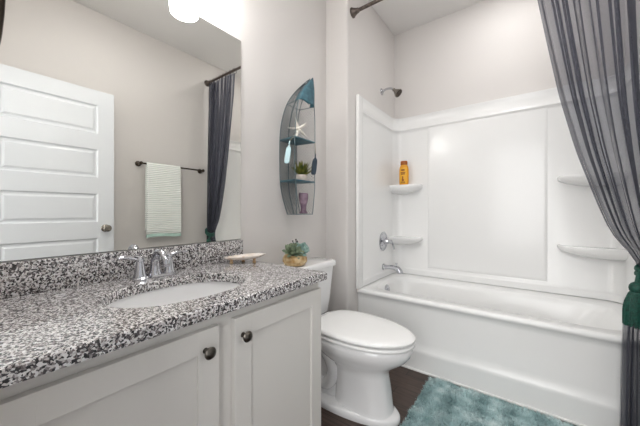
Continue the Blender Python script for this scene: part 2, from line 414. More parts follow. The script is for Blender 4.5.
def faucet():
    fx, fy = .088, .486; z = CZT
    t = thing('faucet', 'chrome two-handle centerset faucet behind the oval sink', 'faucet', (fx, fy, z))
    bm = bm_new()
    def pill(a, b, zz, n=40): return [(fx+a*math.cos(2*PI*i/n), fy+math.copysign(max(b-a, 0), math.sin(2*PI*i/n))*(1 if abs(math.sin(2*PI*i/n)) > 1e-6 else 0)+a*math.sin(2*PI*i/n), zz) for i in range(n)]
    loft(bm, [pill(.027, .077, z), pill(.027, .077, z+.006), pill(.022, .072, z+.012)])
    obj('base', bm, 'chrome', t)
    sp = spline([(fx, fy, z+.008), (fx, fy, z+.05), (fx+.006, fy, z+.076), (fx+.030, fy, z+.099), (fx+.060, fy, z+.096), (fx+.084, fy, z+.074), (fx+.090, fy, z+.058)], 7)
    bm = bm_new(); n = len(sp); tube(bm, sp, [.0195-.0085*min(1, i/(n*.55)) for i in range(n)], 18)
    lathe(bm, [(.024, 0), (.024, .004), (.019, .012), (.018, .02)], (fx, fy, z+.010))
    lathe(bm, [(.0125, 0), (.0125, .012)], (fx+.0898, fy, z+.050))
    obj('spout', bm, 'chrome', t)
    for s in (-1, 1):
        hy = fy+s*.052
        bm = bm_new()
        lathe(bm, [(.023, .0), (.023, .004), (.019, .012), (.0165, .03), (.0135, .048), (.012, .056), (.014, .060), (.014, .068), (.009, .076), (.002, .078)], (fx, hy, z+.010))
        h = obj('handle', bm, 'chrome', t)
        bm = bm_new(); tube(bm, spline([(fx, hy, z+.076), (fx+.002, hy+s*.022, z+.083), (fx+.004, hy+s*.048, z+.088), (fx+.006, hy+s*.066, z+.087)], 5), [.0075]*8+[.0055]*8, 10)
        ball(bm, (fx+.006, hy+s*.067, z+.087), .0065); obj('lever', bm, 'chrome', h)
faucet()

# mirror
def mirror():
    t = thing('wall_mirror', 'large frameless rectangular mirror above the granite backsplash', 'mirror', (.003, .5, .915))
    y0, y1, z0, z1 = NY+.004, .951, .9135, 1.975
    obj('backing', one(box, .001, .0045, y0, y1, z0, z1), 'mirroredge', t, smooth=False)
    bm = bm_new(); box(bm, .0046, .0070, y0+.002, y1-.002, z0+.002, z1-.002); obj('glass', bm, 'mirror', t, smooth=False)
mirror()

# vanity light
def vlight():
    t = thing('vanity_light', 'three-shade vanity light on the wall above the mirror', 'light', (0, .5, 2.18))
    bm = bm_new(); box(bm, .001, .028, .40, .60, 2.22, 2.33, .008); tube(bm, [(.06, .25, 2.275), (.06, .75, 2.275)], .009)
    tube(bm, [(.02, .5, 2.275), (.06, .5, 2.275)], .012)
    obj('mount', bm, 'bronze', t)
    for y in (.28, .49, .702):
        bm = bm_new(); tube(bm, spline([(.06, y, 2.275), (.09, y, 2.285), (.118, y, 2.265), (.12, y, 2.235)], 5), .007)
        lathe(bm, [(.012, .035), (.026, .02), (.028, 0)], (.12, y, 2.195)); obj('arm', bm, 'bronze', t)
        bm = bm_new()
        lathe(bm, [(.026, .172), (.040, .164), (.058, .135), (.063, .09), (.065, .05), (.0655, .024), (.0635, .006), (.062, .0), (.059, .001), (.050, .012), (.03, .018), (.002, .020)], (.12, y, 2.026), n=32)
        obj('glass_shade', bm, 'shade', t, angle=60)
vlight()

t = thing('ceiling_fill_light', 'round white flush ceiling light, added out of view as fill above the bathroom floor', 'light', (.95, .75, CZ))  # assumed fixture, added out of view to spread the room light
bm = bm_new(); lathe(bm, [(.165, 0), (.165, -.022), (.155, -.026), (.150, -.022), (.150, 0)], (.95, .75, CZ-.0005), n=48, cap=False); obj('trim_ring', bm, 'trim', t)
bm = bm_new(); lathe(bm, [(.149, 0), (.149, -.020), (.12, -.035), (.06, -.043), (.001, -.045)], (.95, .75, CZ-.001), n=48); obj('diffuser', bm, 'ceilfill', t, angle=60)

t = thing('alcove_fill_downlight', 'small round recessed downlight, added out of view in the ceiling to brighten the bathtub', 'light', (1.15, 2.15, CZ))  # assumed lamp, added out of view to brighten the tub alcove
bm = bm_new(); lathe(bm, [(.105, 0), (.105, -.004), (.082, -.007), (.080, 0)], (1.15, 2.15, CZ-.0005), n=40, cap=False); obj('trim_ring', bm, 'trim', t)
bm = bm_new(); lathe(bm, [(.079, 0), (.079, -.007), (.07, -.010), (.03, -.012), (.001, -.0125)], (1.15, 2.15, CZ-.001), n=40); obj('lens', bm, 'downfill', t, angle=60)

# ------------------------------------------------------------------ toilet
TY = 1.358
def egg(xb, xf, b, z, n=56, p=2.0, pb=2.6, cx=None):
    cx = cx if cx is not None else xb+(xf-xb)*.45; out = []
    for i in range(n):
        th = 2*PI*i/n; c, s = math.cos(th), math.sin(th)
        q = p if c > 0 else pb
        x = cx+(xf-cx if c > 0 else cx-xb)*math.copysign(abs(c)**(2/q), c)
        out.append((x, TY+b*math.copysign(abs(s)**(2/q), s), z))
    return out
def toilet():
    t = thing('toilet', 'white two-piece toilet with closed lid between the vanity and the bathtub', 'toilet', (.4, TY, 0))
    bm = bm_new()
    # foot plinth, full length
    loft(bm, [egg(.10, .722, .132, 0, pb=4), egg(.10, .725, .134, .010, pb=4), egg(.10, .724, .133, .026, pb=4), egg(.105, .717, .127, .035, pb=4), egg(.115, .700, .110, .040, pb=4)])
    # front column and bowl
    loft(bm, [egg(.36, .690, .106, .036, p=2.5), egg(.365, .682, .101, .05, p=2.5), egg(.37, .672, .099, .14, p=2.5), egg(.37, .660, .101, .215, p=2.4), egg(.35, .664, .110, .25, p=2.2), egg(.29, .705, .135, .28),
              egg(.24, .752, .162, .315), egg(.22, .776, .179, .345), egg(.21, .785, .184, .372), egg(.21, .783, .183, .388), egg(.22, .772, .175, .395)])
    # rear body behind the column
    loft(bm, [egg(.12, .46, .080, .036, pb=4), egg(.12, .46, .074, .12, pb=4), egg(.12, .46, .078, .22, pb=4), egg(.10, .46, .085, .30, pb=4), egg(.07, .42, .125, .36, pb=4), egg(.05, .36, .135, .392, pb=4), egg(.055, .35, .130, .398, pb=4)])
    # trapway bulges on both sides
    for s in (-1, 1):
        tube(bm, spline([(.30, TY+s*.090, .33), (.36, TY+s*.078, .25), (.37, TY+s*.066, .17), (.33, TY+s*.062, .10), (.27, TY+s*.062, .11), (.22, TY+s*.060, .18), (.17, TY+s*.056, .24), (.15, TY+s*.04, .34)], 6), .036, 14)
    bowl = obj('bowl', bm, 'porcelain', t, angle=48)
    for s in (-1, 1):
        bm = bm_new(); lathe(bm, [(.017, 0), (.017, .008), (.013, .018), (.006, .024), (.001, .025)], (.30, TY+s*.110, .0385)); obj('bolt_cap', bm, 'porcelain', bowl)
    bm = bm_new()
    loft(bm, [egg(.245, .792, .186, .3965, pb=3), egg(.243, .796, .189, .402, pb=3), egg(.243, .796, .189, .409, pb=3), egg(.247, .790, .185, .4135, pb=3), egg(.26, .775, .172, .415, pb=3)])
    obj('seat', bm, 'seat', t, angle=50)
    bm = bm_new()
    loft(bm, [egg(.262, .776, .172, .4205, pb=3.2), egg(.247, .791, .186, .4215, pb=3.2), egg(.243, .796, .189, .4245, pb=3.2), egg(.243, .797, .189, .434, pb=3.2), egg(.250, .788, .182, .441, pb=3.2), egg(.27, .76, .163, .4455, pb=3), egg(.33, .66, .10, .449), egg(.42, .52, .02, .450)])
    for s in (-1, 1): box(bm, .222, .262, TY+s*.075-.022, TY+s*.075+.022, .3985, .432, .008, 3)
    obj('seat_lid', bm, 'seat', t, angle=50)
    def rb(x0, x1, hy, z, r=.035, n=8):
        out = []
        for cx, cy, a0 in ((x1-r, hy-r, 0), (x0+r, hy-r, 90), (x0+r, -hy+r, 180), (x1-r, -hy+r, 270)):
            for k in range(n+1):
                a = math.radians(a0+90*k/n); out.append((cx+r*math.cos(a), TY+cy+r*math.sin(a), z))
        return out
    bm = bm_new()
    loft(bm, [rb(.055, .170, .165, .399), rb(.045, .182, .175, .412), rb(.038, .190, .186, .50), rb(.030, .198, .198, .62), rb(.024, .204, .206, .703)])
    tank = obj('tank', bm, 'porcelain', t, angle=50)
    bm = bm_new()
    loft(bm, [rb(.024, .206, .207, .7035), rb(.016, .216, .217, .708), rb(.016, .217, .219, .730), rb(.021, .212, .214, .739), rb(.035, .197, .20, .7425, .03)])
    obj('tank_lid', bm, 'porcelain', t, angle=50)
    bm = bm_new(); lathe(bm, [(.014, 0), (.014, .008), (.008, .012), (.008, .018)], (.2005, TY-.15, .655), (1, 0, 0))
    tube(bm, [(.217, TY-.15, .655), (.221, TY-.12, .650), (.221, TY-.08, .642)], [.006, .005, .006]); obj('flush_lever', bm, 'chrome', tank)
toilet()

# ------------------------------------------------------------------ bathtub
def tub():
    t = thing('bathtub', 'white alcove bathtub with a smooth apron along the far wall', 'bathtub', (.96, 2.2, 0))
    x0, x1, y1 = TX0, TX1, YB-.002; Z = .477; n = 96
    C = (.95, 2.21)
    def sup(xa, xb, ya, yb, z, p):
        out = []
        for i in range(n):
            th = 2*PI*i/n; c, s = math.cos(th), math.sin(th)
            cx, cy = (xa+xb)/2, (ya+yb)/2
            out.append((cx+(xb-xa)/2*math.copysign(abs(c)**(2/p), c), cy+(yb-ya)/2*math.copysign(abs(s)**(2/p), s), z))
        return out
    bm = bm_new()
    T = TF+.004
    # outer deck edge follows a very square superellipse, corners snapped
    def rect(xa, xb, ya, yb, z):
        r = [list(q) for q in sup(xa, xb, ya, yb, z, 60)]
        for cx in (xa, xb):
            for cy in (ya, yb):
                j = min(range(n), key=lambda q: (r[q][0]-cx)**2+(r[q][1]-cy)**2); r[j] = [cx, cy, z]
        return r
    loft(bm, [rect(x0, x1, T+.010, y1, Z), sup(.262, 1.655, 1.957, 2.482, Z, 7), sup(.270, 1.645, 1.966, 2.474, Z-.006, 6.5), sup(.285, 1.61, 1.985, 2.462, Z-.04, 6),
              sup(.31, 1.52, 2.005, 2.445, .30, 5.5), sup(.335, 1.42, 2.025, 2.43, .18, 5), sup(.37, 1.36, 2.05, 2.405, .135, 4.5), sup(.44, 1.28, 2.10, 2.36, .122, 4), sup(.8, .9, 2.2, 2.25, .120, 3)], False, True)
    # rim lip and apron: one profile drawn along the tub's length
    prof = [(T+.012, Z), (T+.004, Z-.0015), (T-.003, Z-.007), (T-.006, Z-.016), (T-.005, Z-.026), (T+.002, Z-.034), (T+.010, Z-.042), (T+.014, Z-.07), (T+.014, .19), (T+.011, .162), (T+.003, .142), (T-.001, .130), (T+.000, .118), (T+.002, .06), (T+.004, .001), (T+.05, .001), (T+.05, Z-.05)]
    loft(bm, [[(x, y, z) for y, z in prof] for x in (x0, x1)], False, False, closed=False)
    tubo = obj('shell', bm, 'acrylic', t, angle=40)
    bm = bm_new(); tube(bm, [(x0, TF+.002, .004), (x1, TF+.002, .004)], .008, 8); obj('caulk_line', bm, 'caulk', t)
    bm = bm_new(); ax = Vector((1, 0, .12))
    lathe(bm, [(.042, 0), (.042, .005), (.034, .011), (.012, .012), (.010, .018), (.002, .019)], (.289, 2.215, .410), ax); obj('overflow_plate', bm, 'chrome', t)
    bm = bm_new(); lathe(bm, [(.03, 0), (.03, .004), (.022, .005), (.02, .010), (.002, .012)], (.50, 2.23, .121)); obj('drain', bm, 'chrome', t)
tub()

def surround():
    t = thing('tub_surround', 'glossy white moulded wall surround above the bathtub with corner shelves', 'tub surround', (.96, 2.5, .48))
    ZB, ZT, ZL = .479, 1.943, 1.825
    xl, xr, yb, yf = .207, TX1-.016, YB-.022, TF+.0
    R = .075
    def path(o=0, r=R):     # plan path at inward offset o, from front left round the back to front right
        p = [(xl+o, yf+.001), (xl+o, yf+.050), (xl+o, yf+.3)]
        rr = r
        for k in range(9):
            a = PI-PI/2*k/8; p.append((xl+o+rr+rr*math.cos(a), yb-o-rr+rr*math.sin(a)))
        p += [(.51, yb-o), (.95, yb-o), (1.35, yb-o)]
        for k in range(9):
            a = PI/2-PI/2*k/8; p.append((xr-o-rr+rr*math.cos(a), yb-o-rr+rr*math.sin(a)))
        p += [(xr-o, yf+.3), (xr-o, yf+.050), (xr-o, yf+.001)]
        return p
    bm = bm_new()
    # vertical section: (inward offset, height)
    sec = [(.0, ZB), (.006, ZB+.004), (.008, ZB+.045), (.008, .528), (.004, .534), (.0, .540), (.0, ZL-.028), (.004, ZL-.012), (.012, ZL-.004), (.014, ZL+.002), (.010, ZL+.010), (.004, ZL+.018), (.0035, ZT-.014), (.008, ZT-.008), (.007, ZT-.001), (.0, ZT), (-.013, ZT)]
    rings = [[(x, y, z) for x, y in path(o)] for o, z in sec]
    loft(bm, rings, False, False, closed=False)
    obj('wall_panels', bm, 'acrylic', t, angle=50)
    # raised upright flanges at the two open ends
    for x0, x1 in ((SX+.002, xl+.012), (xr-.012, TX1)):
        obj('end_flange', one(box, x0, x1, TF-.024, TF+.048, ZB, ZT+.001, .006, 3), 'acrylic', t)
    # centre panel, raised
    bm = bm_new(); Y = yb; a, b, c, d = .515, 1.346, .562, 1.812
    loft(bm, [[(a+i, y, c+i), (b-i, y, c+i), (b-i, y, d-i), (a+i, y, d-i)] for y, i in ((Y+.002, -.004), (Y-.004, .001), (Y-.0065, .008), (Y-.0065, .02))], False, True)
    obj('centre_panel', bm, 'acrylic', t, angle=20)
    # corner shelves moulded into the columns
    def shelf(cx, sgn, z, LX, LY):
        bm = bm_new(); rings = []
        for zz, k in ((-.075, .50), (-.065, .68), (-.052, .84), (-.038, .94), (-.024, .99), (-.012, 1.0), (-.004, 1.0), (.0, .985), (.0, .95), (-.005, .90)):
            ring = [(cx, yb+.004, z+zz)]
            for i in range(17):
                a = PI/2*i/16; q = 2/4.2
                ring.append((cx+sgn*LX*k*abs(math.cos(a))**q, yb+.004-LY*k*abs(math.sin(a))**q, z+zz))
            rings.append(ring)
        loft(bm, rings); obj('corner_shelf', bm, 'acrylic', t, angle=50)
    for z in (1.305, .830):
        shelf(xl-.004, 1, z, .268, .135); shelf(xr+.004, -1, z, .325, .14)
surround()

# ------------------------------------------------------------------ tub fittings on the plumbing wall
XP = .2075
t = thing('wall_mounted_shower', 'chrome shower head on a bent arm high on the wall above the tub', 'shower head', (SX, 2.325, 2.12))
bm = bm_new(); lathe(bm, [(.030, .001), (.029, .006), (.016, .012), (.012, .016)], (SX, 2.325, 2.125), (1, 0, 0)); obj('wall_flange', bm, 'chrome', t)
bm = bm_new(); tube(bm, spline([(SX+.002, 2.325, 2.125), (.24, 2.325, 2.138), (.28, 2.325, 2.132), (.305, 2.325, 2.112)], 6), .0095, 12); obj('arm', bm, 'chrome', t)
bm = bm_new(); lathe(bm, [(.011, 0), (.015, .008), (.013, .018), (.018, .026), (.030, .05), (.037, .062), (.037, .070)], (.300, 2.325, 2.120), (.72, 0, -.70))
sh = obj('spray_head', bm, 'nickel', t)
bm = bm_new(); lathe(bm, [(.034, 0), (.031, .003), (.001, .0035)], (.300+.72*.0700, 2.325, 2.120-.70*.0700), (.72, 0, -.70)); obj('spray_face', bm, 'bronze', sh)

t = thing('shower_valve', 'round chrome shower valve with lever handle above the tub spout', 'valve', (XP, 2.325, .80))
bm = bm_new(); lathe(bm, [(.085, 0), (.085, .003), (.079, .008), (.066, .009), (.060, .006), (.050, .008), (.034, .014), (.028, .018)], (XP, 2.325, .80), (1, 0, 0), 40); obj('escutcheon', bm, 'chrome', t)
bm = bm_new(); lathe(bm, [(.027, 0), (.026, .02), (.020, .03), (.017, .044), (.019, .050), (.019, .060), (.012, .067), (.001, .069)], (XP+.016, 2.325, .80), (1, 0, 0))
tube(bm, spline([(XP+.070, 2.325, .80), (XP+.076, 2.345, .786), (XP+.078, 2.362, .760), (XP+.082, 2.372, .728)], 5), [.009]*8+[.0075]*8, 10); obj('lever_handle', bm, 'chrome', t)

t = thing('tub_spout', 'chrome bathtub spout low on the wall above the tub rim', 'spout', (XP, 2.325, .57))
bm = bm_new(); lathe(bm, [(.028, 0), (.028, .006), (.020, .012)], (XP, 2.325, .575), (1, 0, 0)); obj('collar', bm, 'chrome', t)
bm = bm_new(); sp = spline([(XP+.008, 2.325, .575), (XP+.045, 2.325, .576), (XP+.09, 2.325, .578), (XP+.13, 2.325, .570), (XP+.150, 2.325, .548), (XP+.152, 2.325, .538)], 6)
k = len(sp); tube(bm, sp, [.022+(.004 if i > k*.55 else -.003*math.sin(PI*i/(k*.55)) ) for i in range(k)], 16)
lathe(bm, [(.005, 0), (.005, .014), (.009, .016), (.008, .024), (.001, .025)], (XP+.12, 2.325, .594)); obj('nozzle', bm, 'chrome', t)

# orange bottle on the upper left corner shelf
bx, by, bz = .318, 2.535, 1.3065
t = thing('shampoo_bottle', 'orange and yellow plastic bottle standing on the upper left tub shelf', 'bottle', (bx, by, bz))
def oval(a, b, z, n=28): return [(bx+a*math.cos(2*PI*i/n), by+b*math.sin(2*PI*i/n), bz+z) for i in range(n)]
bm = bm_new(); loft(bm, [oval(.036, .021, 0), oval(.041, .026, .004), oval(.043, .028, .03), oval(.044, .028, .10), oval(.043, .027, .14), oval(.039, .024, .165), oval(.031, .020, .180), oval(.029, .019, .183)])
bo = obj('bottle_body', bm, 'bottle', t, angle=50)
bm = bm_new(); loft(bm, [oval(.031, .020, .1835), oval(.032, .021, .186), oval(.032, .021, .215), oval(.029, .018, .220)]); obj('cap', bm, 'bottlecap', t, angle=50)
def front(a, b, r0, z0, z1, half, off, mname, nm, n=10):     # patch wrapped on the front of the bottle
    bm = bm_new(); rr = []
    for z in (z0, z1):
        r = []
        for i in range(n+1):
            th = -PI/2+r0+(-half+2*half*i/n); r.append((bx+(a+off)*math.cos(th), by+(b+off)*math.sin(th), bz+z))
        rr.append(r)
    loft(bm, rr, False, False, closed=False); return obj(nm, bm, mname, bo)
lb = front(.044, .028, 0, .012, .158, .85, .0006, 'labelyellow', 'front_label')
for r0, z0, z1, half in ((0, .128, .142, .36), (0, .108, .116, .5), (0, .094, .104, .42), (-.02, .05, .078, .12), (.0, .034, .052, .22), (0, .016, .022, .5), (0, .026, .030, .42)):
    front(.044, .028, r0, z0, z1, half, .0014, 'labelprint', 'label_print', 6)

# ------------------------------------------------------------------ curtain rod, curtain, liner, tieback
RY, RZ = 1.812, 2.535
t = thing('curtain_rod', 'dark bronze shower curtain rod spanning the tub alcove near the ceiling', 'curtain rod', (.95, RY, RZ))
bm = bm_new(); tube(bm, [(SX+.004, RY, RZ), (W-.004, RY, RZ)], .0125, 14); obj('rod', bm, 'rodmetal', t)
for x, s in ((SX+.0005, 1), (W-.0005, -1)):
    bm = bm_new(); lathe(bm, [(.036, 0), (.036, .006), (.030, .012), (.020, .035), (.016, .052), (.013, .054)], (x, RY, RZ), (s, 0, 0)); obj('end_cap', bm, 'rodmetal', t)

def interp(tab, z):
    for (z1, a), (z0, b) in zip(tab, tab[1:]):
        if z >= z0: f = (z-z0)/(z1-z0); return b+(a-b)*f
    return tab[-1][1]
def smooth_tab(tab, z, h=.05):
    return (interp(tab, min(z+h, tab[0][0]))+2*interp(tab, z)+interp(tab, max(z-h, tab[-1][0])))/4
CL = [(2.51, 1.228), (2.17, 1.272), (1.90, 1.315), (1.62, 1.362), (1.35, 1.422), (1.09, 1.497), (.95, 1.545), (.84, 1.628), (.76, 1.622), (.66, 1.580), (.43, 1.572), (.03, 1.566)]
CR = [(2.51, 1.690), (1.5, 1.692), (.95, 1.705), (.82, 1.700), (.70, 1.712), (.03, 1.722)]
AY = [(2.51, .020), (2.3, .028), (1.5, .030), (1.0, .030), (.82, .028), (.6, .036), (.03, .040)]
def curtain():
    t = thing('shower_curtain', 'sheer slate grey shower curtain swept to the right by a green tieback', 'shower curtain', (1.65, RY, 0))
    NU, NV, NF = 300, 110, 8
    bm = bm_new(); rows = []
    rnd = random.Random(4); ph = [rnd.uniform(-.5, .5) for _ in range(NF+2)]; am = [rnd.uniform(.65, 1.2) for _ in range(NF+2)]
    for j in range(NV+1):
        z = 2.512-(2.512-.03)*j/NV; xl, xr, ay = smooth_tab(CL, z), smooth_tab(CR, z), interp(AY, z); row = []
        for i in range(NU+1):
            u = i/NU; f = u*NF; k = min(int(f), NF); fr = f-k
            p = ph[k]*(1-fr)+ph[k+1]*fr; a = am[k]*(1-fr)+am[k+1]*fr
            th = 2*PI*f+p+.25*math.sin(3*z+5*u)
            wdt = xr-xl
            x = xl+wdt*(u+.035*math.sin(2*PI*u*1.5+1))+wdt/NF*.24*math.sin(2*th+.6)*a*min(1, u*12, (1-u)*12)
            y = RY+ay*a*math.sin(th)+.006*math.sin(2.3*th+4*z)
            if z < .15: y += .004*math.sin(9*u)
            row.append(bm.verts.new((x, y-.0*u, z)))
        rows.append(row)
    for a, b in zip(rows, rows[1:]):
        for i in range(NU): bm.faces.new((a[i], a[i+1], b[i+1], b[i]))
    c = obj('fabric', bm, 'sheer', t, angle=180)
    # hems: leading edge and top heading, doubled cloth
    bm = bm_new(); R1 = []; R0 = []
    for j in range(NV+1):
        z = 2.512-(2.512-.03)*j/NV; xl, xr, ay = smooth_tab(CL, z), smooth_tab(CR, z), interp(AY, z)
        wd = (xr-xl)/NF*.42
        R0.append((xl-.002, RY-.003+ay*am[0]*math.sin(ph[0]), z)); R1.append((xl+wd, RY-.004+ay*am[0]*math.sin(ph[0]+1.9), z))
    loft(bm, [R0, R1], False, False, closed=False); obj('side_hem', bm, 'sheer', t, angle=180)
    for k in range(NF+1):
        u = (k+.0)/NF; x = 1.232+u*.485
        bm = bm_new(); q = [(x, RY+.024*math.cos(a), RZ-.008+.026*math.sin(a)) for a in [2*PI*m/20 for m in range(21)]]
        tube(bm, q, .0022, 6, False); obj('ring', bm, 'bronze', t)
curtain()
def liner_obj():
    bm = bm_new(); rows = []
    for j in range(41):
        z = 2.505-(2.505-.52)*j/40; row = []
        for i in range(61):
            u = i/60; row.append((1.690+.028*u, 1.849+.004*math.sin(u*26+z), z))
        rows.append(row)
    loft(bm, rows, False, False, closed=False)
    tag(obj('shower_curtain_liner', bm, 'liner', angle=180), 'white liner bunched at the wall behind the grey shower curtain', 'shower liner')
liner_obj()

def tieback():
    t = thing('curtain_tieback', 'emerald green cord tieback with tassel holding the grey shower curtain', 'tieback', (1.66, 1.78, .80))
    bm = bm_new()
    for dz, r in ((0, .010), (.022, .010)):
        pts = [(1.674+.054*math.cos(a), RY-.006+.038*math.sin(a), .818+dz+.030*math.cos(a-.3)) for a in [2*PI*m/32 for m in range(33)]]
        tube(bm, pts, r, 8, False)
    tube(bm, spline([(1.715, RY+.01, .835), (1.726, RY+.012, .87), (1.733, RY+.014, .90)], 5), .006)
    obj('cord', bm, 'green', t)
    tx, ty = 1.606, 1.750
    bm = bm_new()
    tube(bm, spline([(1.622, 1.785, .80), (1.614, 1.765, .775), (tx, ty, .748)], 5), .009)
    ball(bm, (tx, ty, .738), .024, sz=1.1); lathe(bm, [(.020, .0), (.024, -.008), (.022, -.02)], (tx, ty, .722))
    obj('knot', bm, 'green', t)
    bm = bm_new(); rnd = random.Random(3)
    lathe(bm, [(.018, 0), (.027, -.03), (.031, -.08), (.033, -.125)], (tx, ty, .712), n=28)
    for k in range(90):
        a = 2*PI*k/90; r0 = .022; r1 = .036+rnd.uniform(-.003, .004)
        tube(bm, spline([(tx+r0*math.cos(a), ty+r0*math.sin(a), .716), (tx+(r1-.002)*math.cos(a+.03), ty+(r1-.002)*math.sin(a+.03), .66), (tx+r1*math.cos(a+rnd.uniform(-.08, .08)), ty+r1*math.sin(a), .580+rnd.uniform(-.006, .005))], 3), .0022, 5)
    obj('tassel', bm, 'green', t)
tieback()

# ------------------------------------------------------------------ boat shelf
BX, BY, BZ0, BZ1, BD = 0.0, 1.322, 1.045, 1.890, .145
def bw(tt):      # half width at height fraction
    return (.066+.031*math.sin(PI*min(1, (tt+.12)/1.1)))*(1 if tt < .5 else max(0.0, 1-((tt-.5)/.5)**5))
def bback(tt):   # distance of the hull bottom from the wall
    return .004+.03*max(0, (.2-tt)/.2)**1.5+(0 if tt < .55 else (BD-.006)*((tt-.55)/.45)**2.0)
def bfront(tt): return BD+.022*max(0, (tt-.5)/.5)**1.5-.020*max(0, (.2-tt)/.2)
def bpt(tt, s, k):   # s=-1 left, 1 right ; k 0 back, 1 front
    x = bback(tt)+(bfront(tt)-bback(tt))*k
    w_ = bw(tt)*(.80+.20*k)
    return Vector((x, BY+s*w_+.046*max(0, (tt-.8)/.2)**1.3+.020*max(0, (.25-tt)/.25), BZ0+(BZ1-BZ0)*tt))
def boat():
    t = thing('boat_shelf', 'wire mesh boat-shaped wall shelf with teal bow and shelves', 'shelf', (0, BY, BZ0))
    bm = bm_new(); N = 40
    for s in (-1, 1):
        for k in (0, 1): tube(bm, [bpt(i/N, s, k) for i in range(N+1)], .0024, 6)
    for tt in (.0, .245, .545, .80):
        for s in (-1, 1): tube(bm, [bpt(tt, s, 0), bpt(tt, s, 1)], .0022, 6)
        tube(bm, [bpt(tt, -1, 0), bpt(tt, 1, 0)], .0022, 6)
    tube(bm, [bpt(0, -1, 1), bpt(0, 1, 1)], .0028, 6)
    tube(bm, [(bback(i/N)-.0, bpt(i/N, 0, 0).y, BZ0+(BZ1-BZ0)*i/N) for i in range(N+1)], .003, 6)
    obj('frame', bm, 'framewire', t)
    # woven wire: diamond lattice of thin strips on the sides and the hull bottom
    bm = bm_new()
    def lattice(f, nu, nv, r=.0010):
        for fam in (1, -1):
            for k in range(-nu, nv+nu+1):
                pts = []
                for i in range(nu+1):
                    v = k+fam*i
                    if 0 <= v <= nv: pts.append(f(i/nu, v/nv))
                if len(pts) > 1: tube(bm, pts, r, 3, False)
    TT = .955
    for s in (-1, 1): lattice(lambda u, v, s=s: bpt(v*TT, s, u), 6, 40)
    lattice(lambda u, v: bpt(v*TT, -1, 0)*(1-u)+bpt(v*TT, 1, 0)*u, 9, 40)
    lattice(lambda u, v: (bpt(0, -1, 0)*(1-u)+bpt(0, 1, 0)*u)*(1-v)+(bpt(0, -1, 1)*(1-u)+bpt(0, 1, 1)*u)*v, 10, 10)
    obj('wire_mesh', bm, 'wire', t, smooth=False)
    for tt in (.245, .545):
        bm = bm_new(); zz = .007
        q = [bpt(tt, -1, 0), bpt(tt, 1, 0), bpt(tt, 1, 1), bpt(tt, -1, 1)]
        loft(bm, [[p-Vector((0, 0, zz)) for p in q], q]); obj('shelf_board', bm, 'teal', t, smooth=False)
    # bow deck: curved teal plate closing the tip
    bm = bm_new(); F = []; B = []
    for i in range(15):
        tt = .80+.2*i/14; low = .80
        L_, R_ = bpt(tt, -1, 1), bpt(tt, 1, 1)
        F.append([L_*(1-u)+R_*u+Vector((.012*math.sin(PI*u)*(1-tt)*5+.002, 0, (.006*math.sin(3*PI*u) if i == 0 else 0))) for u in [q/8 for q in range(9)]])
    loft(bm, F, False, False, closed=False)
    for s in (-1, 1): loft(bm, [[bpt(.80+.2*i/14, s, 1)+Vector((.002, 0, 0)) for i in range(15)], [bpt(.80+.2*i/14, s, .72) for i in range(15)]], False, False, closed=False)
    o = obj('bow_cap', bm, 'teal', t, angle=60); o.modifiers.new('solid', 'SOLIDIFY').thickness = .002
    # paddles hung on each side
    def paddle(x, y, ztop, zb0, zb1, tilt, m, nm, cordtop, lab, yaw=0):
        bm = bm_new()
        dirv = Vector((tilt*.2, tilt, -1)).normalized(); L = (ztop-zb1)
        base = Vector((x, y, ztop)); acr = Vector((math.cos(yaw), math.sin(yaw), 0)); nrm = dirv.cross(acr).normalized()
        hw = .016
        rings = []
        for s_, wd in ((0, .30), (.06, .55), (.12, .85), (.3, 1.0), (.75, 1.0), (.94, .9), (1.0, .6)):
            c = base+dirv*((ztop-zb0)+(zb0-zb1)*s_)
            rings.append([c+acr*hw*wd+nrm*.004, c-acr*hw*wd+nrm*.004, c-acr*hw*wd-nrm*.004, c+acr*hw*wd-nrm*.004])
        loft(bm, rings); tube(bm, [base, base+dirv*(ztop-zb0+.005)], .004, 8)
        o = obj(nm, bm, m, t, angle=50); o['label'] = lab
        bm = bm_new(); tube(bm, [Vector(cordtop), base], .0018, 5); obj('string', bm, 'rope', o)
    paddle(.118, 1.212, 1.475, 1.445, 1.340, -.16, 'paleblue', 'paddle', (.145, 1.243, 1.53), 'pale blue paddle', 0.25)
    paddle(.158, 1.408, 1.425, 1.402, 1.292, -.14, 'navy', 'paddle', (.150, 1.412, 1.50), 'navy paddle', 0.9)
boat()
def starfish():
    z = BZ0+(BZ1-BZ0)*.545
    c = Vector((.112, 1.295, z+.060)); t = None
    bm = bm_new(); nx = Vector((.93, -.36, .0)).normalized(); up = Vector((0.0, 0, 1)); side = nx.cross(up).normalized()*-1
    for k in range(5):
        a = PI/2+2*PI*k/5+.35
        d = side*math.cos(a)+up*math.sin(a)
        tube(bm, [c-d*.004, c+d*.018, c+d*.042, c+d*.070], [.0125, .010, .0075, .0028], 10)
    ball(bm, c, .014, n=14)
    tag(obj('starfish', bm, 'starfish'), 'white starfish propped on the top teal shelf of the boat rack', 'starfish')
starfish()
